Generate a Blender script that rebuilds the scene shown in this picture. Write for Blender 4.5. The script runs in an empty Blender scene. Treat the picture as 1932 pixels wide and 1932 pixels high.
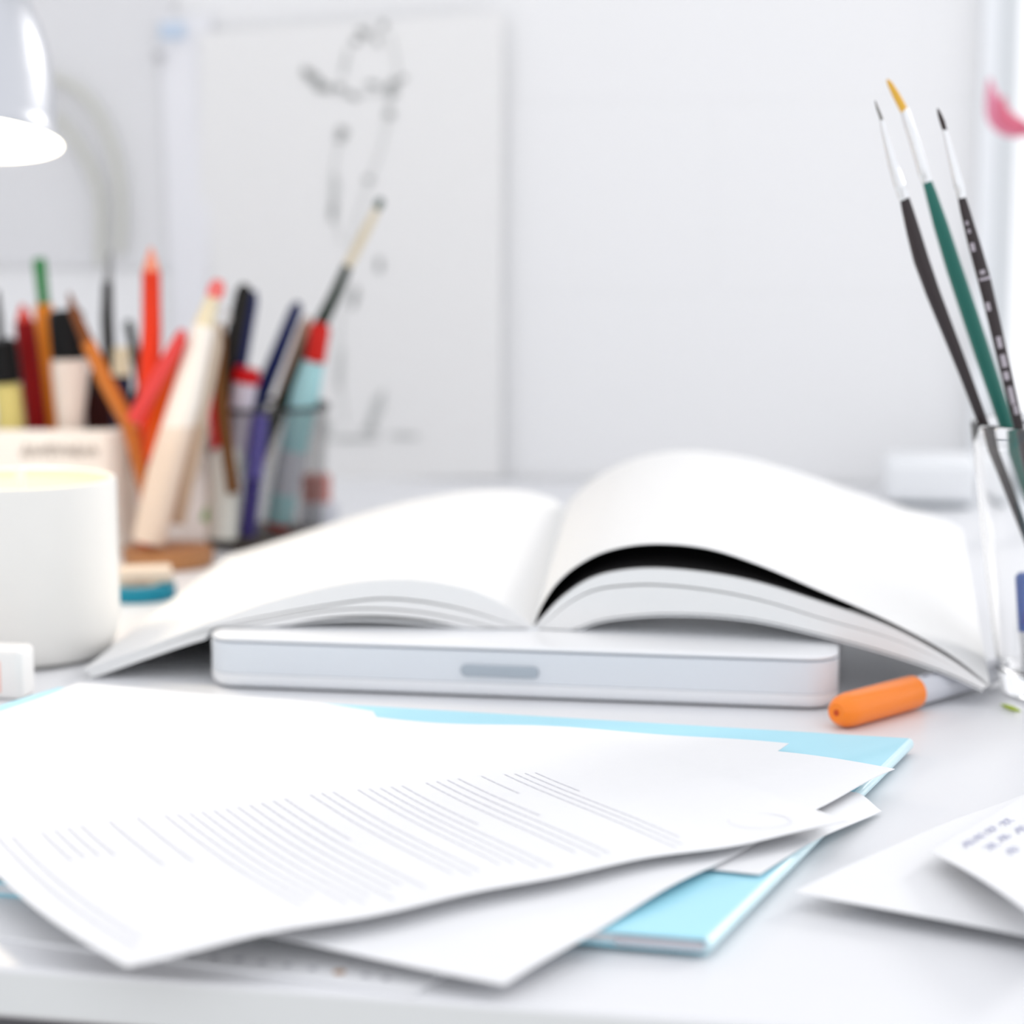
import bpy, bmesh, math, random
from mathutils import Vector, Matrix
random.seed(7)
sc = bpy.context.scene
C = sc.collection

# ------------------------------------------------------------------ camera, world, sun, exposure
H = 0.2451            # camera height above the desk top (desk top is z = 0, floor at -0.74)
FPX, YH = 4000.0, 400.0
PITCH = math.atan((966 - YH) / FPX)
cam_d = bpy.data.cameras.new('camera'); cam = bpy.data.objects.new('camera', cam_d); C.objects.link(cam)
cam.location = (0, 0, H); cam.rotation_euler = (math.pi / 2 - PITCH, 0, 0)
cam_d.sensor_width = 36; cam_d.lens = 36 * FPX / 1932; cam_d.clip_start = 0.01; cam_d.clip_end = 100
cam_d.dof.use_dof = True; cam_d.dof.focus_distance = 0.90; cam_d.dof.aperture_fstop = 5.0
sc.camera = cam
w = bpy.data.worlds.new('daylight'); sc.world = w; w.use_nodes = True
w.node_tree.nodes['Background'].inputs[0].default_value = (0.95, 0.962, 1.0, 1)
w.node_tree.nodes['Background'].inputs[1].default_value = 1.0
sd = bpy.data.lights.new('sun', 'SUN'); sun = bpy.data.objects.new('sun', sd); C.objects.link(sun)
sd.energy = 1.0; sd.angle = math.radians(11); sd.color = (1.0, 0.97, 0.93)
SUN_FROM = Vector((0.66, 0.62, 0.35))
sun.rotation_euler = SUN_FROM.to_track_quat('Z', 'Y').to_euler(); sun.location = (3, 3, 2)
sc.view_settings.view_transform = 'Standard'; sc.view_settings.look = 'None'
sc.view_settings.gamma = 1.0; sc.view_settings.exposure = 0.33
try: sc.view_settings.use_curve_mapping = False
except Exception: pass

# ------------------------------------------------------------------ measuring helpers (photo measurement -> place in the room)
_s, _c = math.sin(PITCH), math.cos(PITCH)
def ray(x, y):
    a = (x - 966) / FPX; b = -(y - 966) / FPX
    return Vector((a, _c + b * _s, -_s + b * _c))
def PZ(x, y, z=0.0):
    r = ray(x, y); t = (z - H) / r.z; return Vector((r.x * t, r.y * t, z))
def PD(x, y, D):
    r = ray(x, y); t = D / r.y; return Vector((r.x * t, D, H + r.z * t))
def scale_at(p): return FPX / (p.y * _c + (H - p.z) * _s)
ROT = math.radians(-9.4)
U = Vector((math.cos(ROT), math.sin(ROT), 0)); V = Vector((-math.sin(ROT), math.cos(ROT), 0))
WALL_O = Vector((0, 1.95, 0))
def PW(x, y, off=0.0):            # on the back wall, off metres in front of it
    r = ray(x, y); o = WALL_O - V * off
    t = ((o - Vector((0, 0, H))).dot(V)) / r.dot(V)
    return Vector((0, 0, H)) + r * t
def WU(p): return (p - WALL_O).dot(U)
def W(u, z, off=0.0):
    p = WALL_O + U * u - V * off; return Vector((p.x, p.y, z))

# ------------------------------------------------------------------ materials
def mat(name, col, rough=0.5, metal=0.0, noise=0.0, nscale=60, trans=0.0, ior=1.45, coat=0.0, emit=None, alpha=1.0, bump=0.0, sss=0.0):
    m = bpy.data.materials.new(name); m.use_nodes = True
    nt = m.node_tree; b = nt.nodes['Principled BSDF']
    b.inputs['Base Color'].default_value = (*col, 1); b.inputs['Roughness'].default_value = rough
    b.inputs['Metallic'].default_value = metal; b.inputs['Transmission Weight'].default_value = trans
    b.inputs['IOR'].default_value = ior; b.inputs['Coat Weight'].default_value = coat; b.inputs['Alpha'].default_value = alpha
    if emit: b.inputs['Emission Color'].default_value = (*emit[0], 1); b.inputs['Emission Strength'].default_value = emit[1]
    if noise > 0 or bump > 0:
        tc = nt.nodes.new('ShaderNodeTexCoord'); n = nt.nodes.new('ShaderNodeTexNoise'); n.inputs['Scale'].default_value = nscale
        n.inputs['Detail'].default_value = 4
        nt.links.new(tc.outputs['Object'], n.inputs['Vector'])
        if noise > 0:
            mx = nt.nodes.new('ShaderNodeMix'); mx.data_type = 'RGBA'
            mx.inputs[6].default_value = (*[max(0, c * (1 - noise)) for c in col], 1); mx.inputs[7].default_value = (*[min(1, c * (1 + noise)) for c in col], 1)
            nt.links.new(n.outputs['Fac'], mx.inputs[0]); nt.links.new(mx.outputs[2], b.inputs['Base Color'])
        if bump > 0:
            bp = nt.nodes.new('ShaderNodeBump'); bp.inputs['Strength'].default_value = bump; bp.inputs['Distance'].default_value = 0.001
            nt.links.new(n.outputs['Fac'], bp.inputs['Height']); nt.links.new(bp.outputs[0], b.inputs['Normal'])
    return m
def srgb(r, g, b):
    f = lambda c: (c / 255) / 12.92 if c <= 10 else (((c / 255) + 0.055) / 1.055) ** 2.4
    return (f(r), f(g), f(b))
M = {}
def col(name, r, g, b, rough=0.45, **k):
    if name not in M:
        M[name] = mat(name, srgb(r, g, b), rough, **k)
        if not k: M[name].node_tree.nodes['Principled BSDF'].inputs['Specular IOR Level'].default_value = 0.2
    return M[name]
paper = mat('white_paper', (0.80, 0.805, 0.82), 0.7, noise=0.01, nscale=200)
book_paper = mat('book_paper', (0.80, 0.80, 0.795), 0.65, noise=0.012, nscale=150)
desk_white = mat('white_laminate', (0.77, 0.775, 0.795), 0.35, noise=0.01, nscale=30)
desk_edge = mat('desk_edge_band', (0.72, 0.74, 0.74), 0.5, noise=0.01)
ink_grey = mat('grey_print', (0.64, 0.64, 0.69), 0.8, noise=0.05)

# ------------------------------------------------------------------ mesh helpers
def link(name, verts, faces, m, parent=None, smooth=True):
    me = bpy.data.meshes.new(name); me.from_pydata([tuple(v) for v in verts], [], faces); me.validate()
    bm = bmesh.new(); bm.from_mesh(me); bmesh.ops.recalc_face_normals(bm, faces=bm.faces)
    bm.to_mesh(me); bm.free()
    if smooth:
        me.polygons.foreach_set('use_smooth', [True] * len(me.polygons))
        try: me.set_sharp_from_angle(angle=math.radians(40))
        except Exception: pass
    me.materials.append(m)
    o = bpy.data.objects.new(name, me); C.objects.link(o)
    if parent is not None:
        o.parent = parent; o.matrix_parent_inverse = Matrix.Translation(-parent.matrix_basis.translation) if parent.type == 'EMPTY' else Matrix.Identity(4)
        if parent.type != 'EMPTY' : o.matrix_parent_inverse = Matrix.Identity(4)
    return o
def thing(name, label, cat, loc=(0, 0, 0), group=None):
    o = bpy.data.objects.new(name, None); C.objects.link(o); o.location = loc; o.empty_display_size = 0.02
    o['label'] = label; o['category'] = cat
    if group: o['group'] = group
    return o
def tag(o, label, cat, group=None):
    o['label'] = label; o['category'] = cat
    if group: o['group'] = group
    return o
def struct(o): o['kind'] = 'structure'; return o

def frame(d):
    d = d.normalized(); a = Vector((0, 0, 1)) if abs(d.z) < 0.9 else Vector((0, 1, 0))
    x = d.cross(a).normalized(); y = d.cross(x).normalized(); return x, y
def tube_data(pts, rads, n=20, cap=True, flat=1.0, vs=None, fs=None):
    vs = [] if vs is None else vs; fs = [] if fs is None else fs
    base = len(vs); pts = [Vector(p) for p in pts]
    x0 = None
    for i, p in enumerate(pts):
        d = (pts[min(i + 1, len(pts) - 1)] - pts[max(i - 1, 0)])
        if x0 is None: x, y = frame(d)
        else:
            dn = d.normalized(); x = (x0 - dn * x0.dot(dn)).normalized(); y = dn.cross(x)
        x0 = x
        for k in range(n):
            a = 2 * math.pi * k / n
            vs.append(p + x * (rads[i] * math.cos(a)) + y * (rads[i] * flat * math.sin(a)))
    for i in range(len(pts) - 1):
        for k in range(n):
            a, b = base + i * n + k, base + i * n + (k + 1) % n
            fs.append((a, b, b + n, a + n))
    if cap:
        fs.append(tuple(base + k for k in range(n))); fs.append(tuple(base + (len(pts) - 1) * n + k for k in range(n)))
    return vs, fs
def tube(name, pts, rads, m, parent=None, n=20, flat=1.0):
    if not isinstance(rads, (list, tuple)): rads = [rads] * len(pts)
    vs, fs = tube_data(pts, rads, n, True, flat); return link(name, vs, fs, m, parent)
def lathe(name, prof, centre, m, parent=None, n=64, axis=None, closed=False):
    vs, fs = [], []; centre = Vector(centre)
    R = Matrix.Identity(3) if axis is None else Vector(axis).to_track_quat('Z', 'Y').to_matrix()
    for r, z in prof:
        for k in range(n):
            a = 2 * math.pi * k / n; vs.append(centre + R @ Vector((r * math.cos(a), r * math.sin(a), z)))
    L = len(prof)
    for i in range(L if closed else L - 1):
        j = (i + 1) % L
        for k in range(n):
            fs.append((i * n + k, i * n + (k + 1) % n, j * n + (k + 1) % n, j * n + k))
    if not closed:
        if prof[0][0] > 1e-6: fs.append(tuple(range(n)))
        if prof[-1][0] > 1e-6: fs.append(tuple((L - 1) * n + k for k in range(n)))
    o = link(name, vs, fs, m, parent)
    bm = bmesh.new(); bm.from_mesh(o.data); bmesh.ops.remove_doubles(bm, verts=bm.verts, dist=1e-7); bmesh.ops.recalc_face_normals(bm, faces=bm.faces); bm.to_mesh(o.data); bm.free()
    return o
def rrect(wx, wy, r, n=8):
    out = []
    for cx, cy, a0 in ((wx/2-r, wy/2-r, 0), (-wx/2+r, wy/2-r, 90), (-wx/2+r, -wy/2+r, 180), (wx/2-r, -wy/2+r, 270)):
        for k in range(n + 1):
            a = math.radians(a0 + 90 * k / n); out.append((cx + r * math.cos(a), cy + r * math.sin(a)))
    return out
def rbox(name, centre, wx, wy, layers, r, m, parent=None, u=U, v=V, wup=Vector((0, 0, 1)), n=8):
    """rounded box: layers = [(height, inset)], bottom to top, along wup"""
    vs, fs = [], []; centre = Vector(centre); cnt = 4 * (n + 1)
    for z, ins in layers:
        for px, py in rrect(wx - 2 * ins, wy - 2 * ins, max(r - ins, 0.0003), n):
            vs.append(centre + u * px + v * py + wup * z)
    for i in range(len(layers) - 1):
        for k in range(cnt):
            fs.append((i * cnt + k, i * cnt + (k + 1) % cnt, (i + 1) * cnt + (k + 1) % cnt, (i + 1) * cnt + k))
    fs.append(tuple(range(cnt))); fs.append(tuple((len(layers) - 1) * cnt + k for k in range(cnt)))
    return link(name, vs, fs, m, parent)
def bevel_layers(h, e, z0=0.0, k=4):
    lo = [(z0 + e * (1 - math.cos(math.radians(90 * i / k))), e * (1 - math.sin(math.radians(90 * i / k)))) for i in range(k + 1)]
    hi = [(z0 + h - e * (1 - math.cos(math.radians(90 * i / k))), e * (1 - math.sin(math.radians(90 * i / k)))) for i in range(k, -1, -1)]
    return lo + hi
def box(name, a, b, m, parent=None, u=U, v=V, o=Vector((0, 0, 0))):
    vs = [o + u * x + v * y + Vector((0, 0, z)) for x in (a[0], b[0]) for y in (a[1], b[1]) for z in (a[2], b[2])]
    fs = [(0, 1, 3, 2), (4, 6, 7, 5), (0, 4, 5, 1), (2, 3, 7, 6), (0, 2, 6, 4), (1, 5, 7, 3)]
    return link(name, vs, fs, m, parent, smooth=False)
def slab_surface(name, fn, nu, nv, th, m, parent=None, down=Vector((0, 0, -1))):
    """sheet following fn(u, v) with real thickness"""
    vs, fs = [], []
    for lay in (0, 1):
        for i in range(nu + 1):
            for j in range(nv + 1):
                vs.append(fn(i / nu, j / nv) + down * th * lay)
    N = (nu + 1) * (nv + 1); I = lambda i, j, l=0: l * N + i * (nv + 1) + j
    for i in range(nu):
        for j in range(nv):
            fs.append((I(i, j), I(i + 1, j), I(i + 1, j + 1), I(i, j + 1)))
            fs.append((I(i, j, 1), I(i, j + 1, 1), I(i + 1, j + 1, 1), I(i + 1, j, 1)))
    for i in range(nu):
        fs.append((I(i, 0), I(i, 0, 1), I(i + 1, 0, 1), I(i + 1, 0))); fs.append((I(i, nv), I(i + 1, nv), I(i + 1, nv, 1), I(i, nv, 1)))
    for j in range(nv):
        fs.append((I(0, j), I(0, j + 1), I(0, j + 1, 1), I(0, j, 1))); fs.append((I(nu, j), I(nu, j, 1), I(nu, j + 1, 1), I(nu, j + 1)))
    return link(name, vs, fs, m, parent)
def crom(P, t):
    n = len(P) - 1; x = min(max(t, 0), 1) * n; i = min(int(x), n - 1); f = x - i
    p0, p1, p2, p3 = P[max(i - 1, 0)], P[i], P[i + 1], P[min(i + 2, n)]
    if i == 0: p0 = p1 * 2 - p2
    if i == n - 1: p3 = p2 * 2 - p1
    return 0.5 * ((2 * p1) + (p2 - p0) * f + (2 * p0 - 5 * p1 + 4 * p2 - p3) * f * f + (3 * p1 - p0 - 3 * p2 + p3) * f ** 3)

# ------------------------------------------------------------------ room shell
wall_m = mat('wall_paint', (0.87, 0.87, 0.872), 0.8, noise=0.01, nscale=4)
nt = wall_m.node_tree                       # painted masonry: barely visible joints
bk = nt.nodes.new('ShaderNodeTexBrick'); tc = nt.nodes.new('ShaderNodeTexCoord'); mp = nt.nodes.new('ShaderNodeMapping')
mp.inputs['Rotation'].default_value = (math.pi / 2, 0, 0)
bk.inputs['Scale'].default_value = 1.0; bk.inputs['Brick Width'].default_value = 0.36; bk.inputs['Row Height'].default_value = 0.17
bk.inputs['Mortar Size'].default_value = 0.004; bk.inputs['Mortar Smooth'].default_value = 0.5
bp = nt.nodes.new('ShaderNodeBump'); bp.inputs['Strength'].default_value = 0.25; bp.inputs['Distance'].default_value = 0.003; bp.invert = True
nt.links.new(tc.outputs['Object'], mp.inputs['Vector']); nt.links.new(mp.outputs[0], bk.inputs['Vector'])
nt.links.new(bk.outputs['Fac'], bp.inputs['Height']); nt.links.new(bp.outputs[0], nt.nodes['Principled BSDF'].inputs['Normal'])
uL = -2.2
u_fr0 = WU(PW(1842, 400)); u_open = WU(PW(1903, 400)); u_end = 2.4
ZB, ZT = 0.03, 1.55
def wall_box(name, a, b): 
    o = box(name, a, b, wall_m, u=Vector((1, 0, 0)), v=Vector((0, 1, 0)))
    o.location = WALL_O; o.rotation_euler = (0, 0, ROT); return o
# one back wall with a window opening
def wall_with_opening():
    xs = [uL, u_open, 1.75, u_end]; zs = [-0.74, ZB, ZT, 1.9]; vs, fs = [], []
    for y in (0, 0.12):
        for x in xs:
            for z in zs: vs.append(Vector((x, y, z)))
    I = lambda i, k, l: l * 16 + i * 4 + k
    for i in range(3):
        for k in range(3):
            if (i, k) == (1, 1): continue
            fs.append((I(i, k, 0), I(i + 1, k, 0), I(i + 1, k + 1, 0), I(i, k + 1, 0)))
            fs.append((I(i, k, 1), I(i, k + 1, 1), I(i + 1, k + 1, 1), I(i + 1, k, 1)))
    for a, b in (((1, 1), (1, 2)), ((1, 2), (2, 2)), ((2, 2), (2, 1)), ((2, 1), (1, 1))):
        fs.append((I(*a, 0), I(*b, 0), I(*b, 1), I(*a, 1)))
    for i in range(3):
        fs.append((I(i, 0, 0), I(i, 0, 1), I(i + 1, 0, 1), I(i + 1, 0, 0))); fs.append((I(i, 3, 0), I(i + 1, 3, 0), I(i + 1, 3, 1), I(i, 3, 1)))
    for k in range(3):
        fs.append((I(0, k, 0), I(0, k + 1, 0), I(0, k + 1, 1), I(0, k, 1))); fs.append((I(3, k, 0), I(3, k, 1), I(3, k + 1, 1), I(3, k + 1, 0)))
    o = link('wall_back', vs, fs, wall_m, smooth=False); o.location = WALL_O; o.rotation_euler = (0, 0, ROT); return o
struct(wall_with_opening())
fl = box('floor', (-2.2, -1.6, -0.78), (2.4, 2.05, -0.74), mat('floor_boards', (0.45, 0.42, 0.39), 0.5, noise=0.15, nscale=6)); struct(fl)
frame_m = mat('window_frame_paint', (0.84, 0.86, 0.88), 0.4, noise=0.01)
def wbox(name, u0, u1, z0, z1, o0, o1, m, parent=None):
    return box(name, (u0, -o1, z0), (u1, -o0, z1), m, parent, u=U, v=V, o=WALL_O)
wl = box('shade_wall_left', (-0.98, -1.9, -0.74), (-0.86, -0.006, 1.9), wall_m, u=U, v=V, o=WALL_O); struct(wl)  # unseen wall, added to block sky light and darken the left side
wf = bpy.data.objects.new('window_1', None); C.objects.link(wf); wf['kind'] = 'structure'
um = u_fr0 + (u_open - u_fr0) * 0.5
wbox('casing', u_fr0, um, ZB - 0.02, ZT + 0.02, 0.0, 0.022, frame_m, wf)
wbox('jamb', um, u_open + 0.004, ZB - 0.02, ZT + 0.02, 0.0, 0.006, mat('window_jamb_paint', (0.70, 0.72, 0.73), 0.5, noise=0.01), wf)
wbox('head', u_open, 1.78, ZT, ZT + 0.03, 0.0, 0.03, frame_m, wf)
wbox('side_casing', 1.75, 1.79, ZB, ZT, 0.0, 0.03, frame_m, wf)
wbox('sill', u_open, 1.78, ZB - 0.02, ZB, 0.0, 0.05, frame_m, wf)
wbox('mullion', 1.15, 1.19, ZB, ZT, -0.06, -0.02, frame_m, wf)
# ------------------------------------------------------------------ desk
e0 = PZ(0, 1825); e1 = PZ(900, 1893); ed = (e1 - e0).normalized(); en = Vector((-ed.y, ed.x, 0))
desk = thing('desk', 'long white desk with a pale grey front edge under everything', 'desk', (0, 1.2, -0.74))
def desk_slab():
    n0 = e0 - ed * 0.87; n1 = e0 + ed * 1.35
    q = []
    for p in (n0, n1):
        q.append(p)
    far = lambda p: p + V * ((WALL_O - p).dot(V) - 0.004)
    prof = [(-0.0, -0.018), (-0.0, -0.0015), (0.0015, 0.0)]
    ring = [n0, n1, far(n1), far(n0)]
    return ring
rg = desk_slab()
vs, fs = [], []
for dz, ins in ((-0.0175, 0.0015), (-0.016, 0), (-0.0015, 0), (-0.0004, 0.0005), (0.0, 0.0018)):
    for i, p in enumerate(rg):
        q = p + (en * ins if i < 2 else Vector((0, 0, 0))); vs.append(q + Vector((0, 0, dz)))
for l in range(4):
    for k in range(4): fs.append((l * 4 + k, l * 4 + (k + 1) % 4, l * 4 + 4 + (k + 1) % 4, l * 4 + 4 + k))
fs += [(0, 1, 2, 3), (16, 17, 18, 19)]
tp = link('desktop', vs, fs, desk_white, desk, smooth=False)
tp.data.materials.append(desk_edge)
for p in tp.data.polygons:
    if abs(p.normal.z) < 0.3: p.material_index = 1
leg_m = mat('dark_leg', (0.1, 0.1, 0.11), 0.4, noise=0.02)
for sx in (-0.78, 1.2):
    for sy in (0.1, 1.1):
        p = e0 + ed * sx + en * sy; rbox('leg', (p.x, p.y, -0.74), 0.05, 0.05, [(0, 0), (0.722, 0)], 0.004, leg_m, desk)
p = e0 + ed * 0.2 + en * 0.03
box('apron', (-0.98, 0, -0.09), (1.0, 0.015, -0.0175), leg_m, desk, u=ed, v=en, o=Vector((p.x, p.y, 0)))

# ------------------------------------------------------------------ laptop
L0, L1 = PZ(385, 1300), PZ(1580, 1345)
lc = (L0 + L1) / 2 + V * 0.1135
lap = thing('laptop', 'closed white laptop with rounded corners lying under the open book', 'laptop', lc)
lap_white = mat('laptop_white', (0.84, 0.85, 0.87), 0.3, noise=0.005); lap_grey = mat('laptop_side_grey', (0.72, 0.75, 0.79), 0.35, noise=0.005)
lc0 = Vector((lc.x, lc.y, 0))
rbox('bottom_case', lc0, 0.325, 0.227, [(0.0008, 0.006), (0.0015, 0.003), (0.003, 0.0012), (0.0055, 0.0002), (0.0085, 0.0)], 0.016, lap_white, lap)
rbox('side_band', lc0, 0.3246, 0.2266, [(0.0087, 0.0), (0.0245, 0.0), (0.0248, 0.0008)], 0.016, lap_grey, lap)
rbox('lid', lc0, 0.3246, 0.2266, [(0.0256, 0.0012), (0.0262, 0.0002), (0.0270, 0.0002), (0.0276, 0.0010), (0.0279, 0.0028)], 0.016, lap_white, lap)
rbox('lid_seam', lc0, 0.321, 0.223, [(0.0248, 0), (0.0256, 0)], 0.014, mat('seam_grey', (0.35, 0.38, 0.42), 0.5), lap)
pl = (PZ(880, 1330) + PZ(1038, 1336)) / 2
la = L0 + (L1 - L0) * ((958 - 385) / 1195); 
rbox('latch_button', Vector((la.x, la.y, 0.0150)) - V * 0.0008, 0.040, 0.0058, [(-0.0006, 0.0), (0.0003, 0.0), (0.0009, 0.0006)], 0.0028, mat('latch_grey', (0.40, 0.45, 0.50), 0.35), lap, u=U, v=Vector((0, 0, 1)), wup=-V)

# ------------------------------------------------------------------ open book
book = thing('open_book', 'thick open book with blank white pages arched over the closed laptop', 'book', (0.02, 1.25, 0.03))
def prof_pts(px, d0, d1, dm=None):
    """px: list of photo measurements from spine outwards; depth from d0 at the spine to d1 at the fore-edge"""
    xs = [p[0] for p in px]
    return [PD(p[0], p[1], d0 + (d1 - d0) * abs(p[0] - xs[0]) / abs(xs[-1] - xs[0])) for p in px]
SP = 1.095
DL, DR = 1.10, 1.035
BL, BM, BR = 1.36, 1.37, 1.31
Ltop_f = prof_pts([(1004, 1182), (965, 1150), (900, 1117), (820, 1098), (740, 1093), (640, 1103), (520, 1132), (400, 1172), (270, 1222), (155, 1264)], SP, DL)
Ltop_b = prof_pts([(1062, 958), (1040, 940), (985, 926), (920, 924), (850, 930), (760, 948), (680, 970), (600, 995), (510, 1024), (430, 1048)], BM, BL)
L2_f = prof_pts([(1004, 1188), (950, 1172), (880, 1150), (800, 1134), (720, 1128), (640, 1137), (520, 1158), (400, 1184), (280, 1224), (160, 1266)], SP, DL)
L3_f = prof_pts([(1004, 1192), (945, 1186), (870, 1168), (790, 1153), (700, 1147), (610, 1152), (500, 1171), (390, 1192), (285, 1226), (168, 1268)], SP, DL)
L4_f = prof_pts([(1004, 1196), (950, 1196), (880, 1184), (800, 1176), (710, 1170), (610, 1171), (500, 1182), (395, 1201), (290, 1232), (176, 1271)], SP, DL)
def shifted(P, dz): return [p + Vector((0, 0, dz * min(1, k / 2))) for k, p in enumerate(P)]
def leafblock(name, F, B, Fl, Bl, m, parent=book, nu=60, nv=14, lift=0.0):
    """solid between an upper loft F->B and a lower loft Fl->Bl"""
    vs, fs = [], []
    for (A, D_) in ((F, B), (Fl, Bl)):
        for i in range(nu + 1):
            a, b = crom(A, i / nu), crom(D_, i / nu)
            for j in range(nv + 1):
                vs.append(a.lerp(b, j / nv))
    for v in vs:                                   # the leaves rest on the laptop lid and the desk, never in them
        d_ = v - lc0
        if abs(d_.dot(U)) < 0.1655 and abs(d_.dot(V)) < 0.1165: v.z = max(v.z, 0.0284 + lift)
        v.z = max(v.z, 0.0008 + lift)
    N = (nu + 1) * (nv + 1); I = lambda i, j, l=0: l * N + i * (nv + 1) + j
    for i in range(nu):
        for j in range(nv):
            fs.append((I(i, j), I(i + 1, j), I(i + 1, j + 1), I(i, j + 1)))
            fs.append((I(i, j, 1), I(i, j + 1, 1), I(i + 1, j + 1, 1), I(i + 1, j, 1)))
    for i in range(nu):
        fs.append((I(i, 0), I(i, 0, 1), I(i + 1, 0, 1), I(i + 1, 0))); fs.append((I(i, nv), I(i + 1, nv), I(i + 1, nv, 1), I(i, nv, 1)))
    for j in range(nv):
        fs.append((I(0, j), I(0, j + 1), I(0, j + 1, 1), I(0, j, 1))); fs.append((I(nu, j), I(nu, j, 1), I(nu, j + 1, 1), I(nu, j + 1)))
    return link(name, vs, fs, m, parent)
def gap(P, d): return [p + Vector((0, 0, -d * max(0.06, math.sin(math.pi * min(1, (i + .0) / (len(P) - 1)) ** 0.8)) ** 1.5)) for i, p in enumerate(P)]
def down(P, d): return [p + Vector((0, 0, -d)) for p in P]
leafblock('page_block', Ltop_f, Ltop_b, L2_f, down(Ltop_b, 0.010), book_paper)
leafblock('page_block', gap(L2_f, 0.0011), down(Ltop_b, 0.0112), L3_f, down(Ltop_b, 0.017), book_paper)
leafblock('page_block', gap(L3_f, 0.0009), down(Ltop_b, 0.018), down(L3_f, 0.0040), down(Ltop_b, 0.022), book_paper)
cover_m = mat('book_cover', (0.78, 0.79, 0.80), 0.5, noise=0.01)
leafblock('cover', down(L4_f, 0.0), down(Ltop_b, 0.0235), down(L4_f, 0.0008), down(Ltop_b, 0.0245), cover_m)
Rtop_f = prof_pts([(1006, 1182), (1022, 1142), (1050, 1100), (1092, 1064), (1150, 1037), (1230, 1025), (1330, 1033), (1430, 1064), (1550, 1115), (1680, 1172), (1790, 1232), (1868, 1292)], SP, DR)
Rtop_b = prof_pts([(1066, 962), (1078, 942), (1102, 918), (1145, 888), (1205, 863), (1290, 850), (1390, 860), (1480, 883), (1580, 916), (1680, 950), (1765, 974), (1815, 1000)], BM, BR)
R2_f = prof_pts([(1007, 1184), (1028, 1160), (1062, 1126), (1110, 1094), (1165, 1078), (1240, 1073), (1340, 1082), (1440, 1102), (1560, 1140), (1680, 1184), (1785, 1240), (1864, 1294)], SP, DR)
R3_f = prof_pts([(1008, 1188), (1034, 1170), (1070, 1140), (1118, 1115), (1170, 1106), (1240, 1104), (1340, 1114), (1440, 1134), (1560, 1170), (1680, 1204), (1785, 1250), (1860, 1296)], SP, DR)
R4_f = prof_pts([(1010, 1196), (1040, 1194), (1085, 1186), (1130, 1170), (1190, 1161), (1260, 1157), (1350, 1160), (1440, 1171), (1560, 1199), (1680, 1232), (1785, 1268), (1854, 1300)], SP, DR)
leafblock('raised_page', Rtop_f, Rtop_b, down(Rtop_f, 0.0004), down(Rtop_b, 0.0004), book_paper)
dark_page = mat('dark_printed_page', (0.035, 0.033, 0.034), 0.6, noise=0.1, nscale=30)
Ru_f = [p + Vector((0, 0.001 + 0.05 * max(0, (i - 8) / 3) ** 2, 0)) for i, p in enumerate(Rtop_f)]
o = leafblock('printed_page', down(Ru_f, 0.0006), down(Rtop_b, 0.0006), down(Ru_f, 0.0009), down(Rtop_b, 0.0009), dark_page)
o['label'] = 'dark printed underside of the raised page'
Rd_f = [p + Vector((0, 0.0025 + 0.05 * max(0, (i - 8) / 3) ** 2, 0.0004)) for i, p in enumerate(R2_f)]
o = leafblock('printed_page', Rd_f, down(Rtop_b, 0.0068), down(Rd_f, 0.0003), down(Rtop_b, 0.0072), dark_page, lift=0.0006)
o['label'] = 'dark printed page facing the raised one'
leafblock('page_block', R2_f, down(Rtop_b, 0.008), gap(R3_f, -0.0006), down(Rtop_b, 0.014), book_paper)
leafblock('page_block', gap(R3_f, 0.0005), down(Rtop_b, 0.015), R4_f, down(Rtop_b, 0.026), book_paper)
leafblock('cover', down(R4_f, 0.0008), down(Rtop_b, 0.0268), down(R4_f, 0.0016), down(Rtop_b, 0.028), cover_m)
sp_f, sp_b = PD(1007, 1190, SP), PD(1064, 962, BM)
tube('spine', [sp_f + Vector((0, 0, -0.001)), sp_b + Vector((0, 0, -0.008))], [0.0035, 0.009], cover_m, book, n=16, flat=1.0)

# ------------------------------------------------------------------ blue folder and loose sheets
FT = 0.0072; F0 = 0.0018
BRc, FRc, BLc = PZ(1715, 1393, FT), PZ(1330, 1770, FT), PZ(110, 1297, FT)
FLc = BLc + Vector((-0.14, -0.27, 0))
folder = thing('document_folder', 'light blue flat document folder beneath the spread of white sheets', 'folder', (-0.05, 0.85, 0))
blue = mat('sky_blue_cover', srgb(168, 226, 242), 0.35, noise=0.02, nscale=20, coat=0.2)
blue_edge = mat('pale_blue_edge', srgb(205, 236, 243), 0.3, noise=0.02, coat=0.2)
def quad_slab(name, c, z0, z1, m, parent, inset=0.0, nn=1):
    cen = sum(c, Vector()) / 4
    cc = [p + (cen - p).normalized() * inset for p in c]
    vs = [Vector((p.x, p.y, z)) for z in (z0, z1) for p in cc]
    return link(name, vs, [(0, 1, 2, 3), (4, 5, 6, 7)] + [(k, (k + 1) % 4, 4 + (k + 1) % 4, 4 + k) for k in range(4)], m, parent, smooth=False)
fc = [FLc, FRc, BRc, BLc]
quad_slab('cover', fc, FT - 0.0008, FT, blue, folder)
quad_slab('back_cover', fc, F0, F0 + 0.0008, blue, folder)
quad_slab('pages', fc, F0 + 0.0008, FT - 0.0008, paper, folder, 0.0025)
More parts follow.
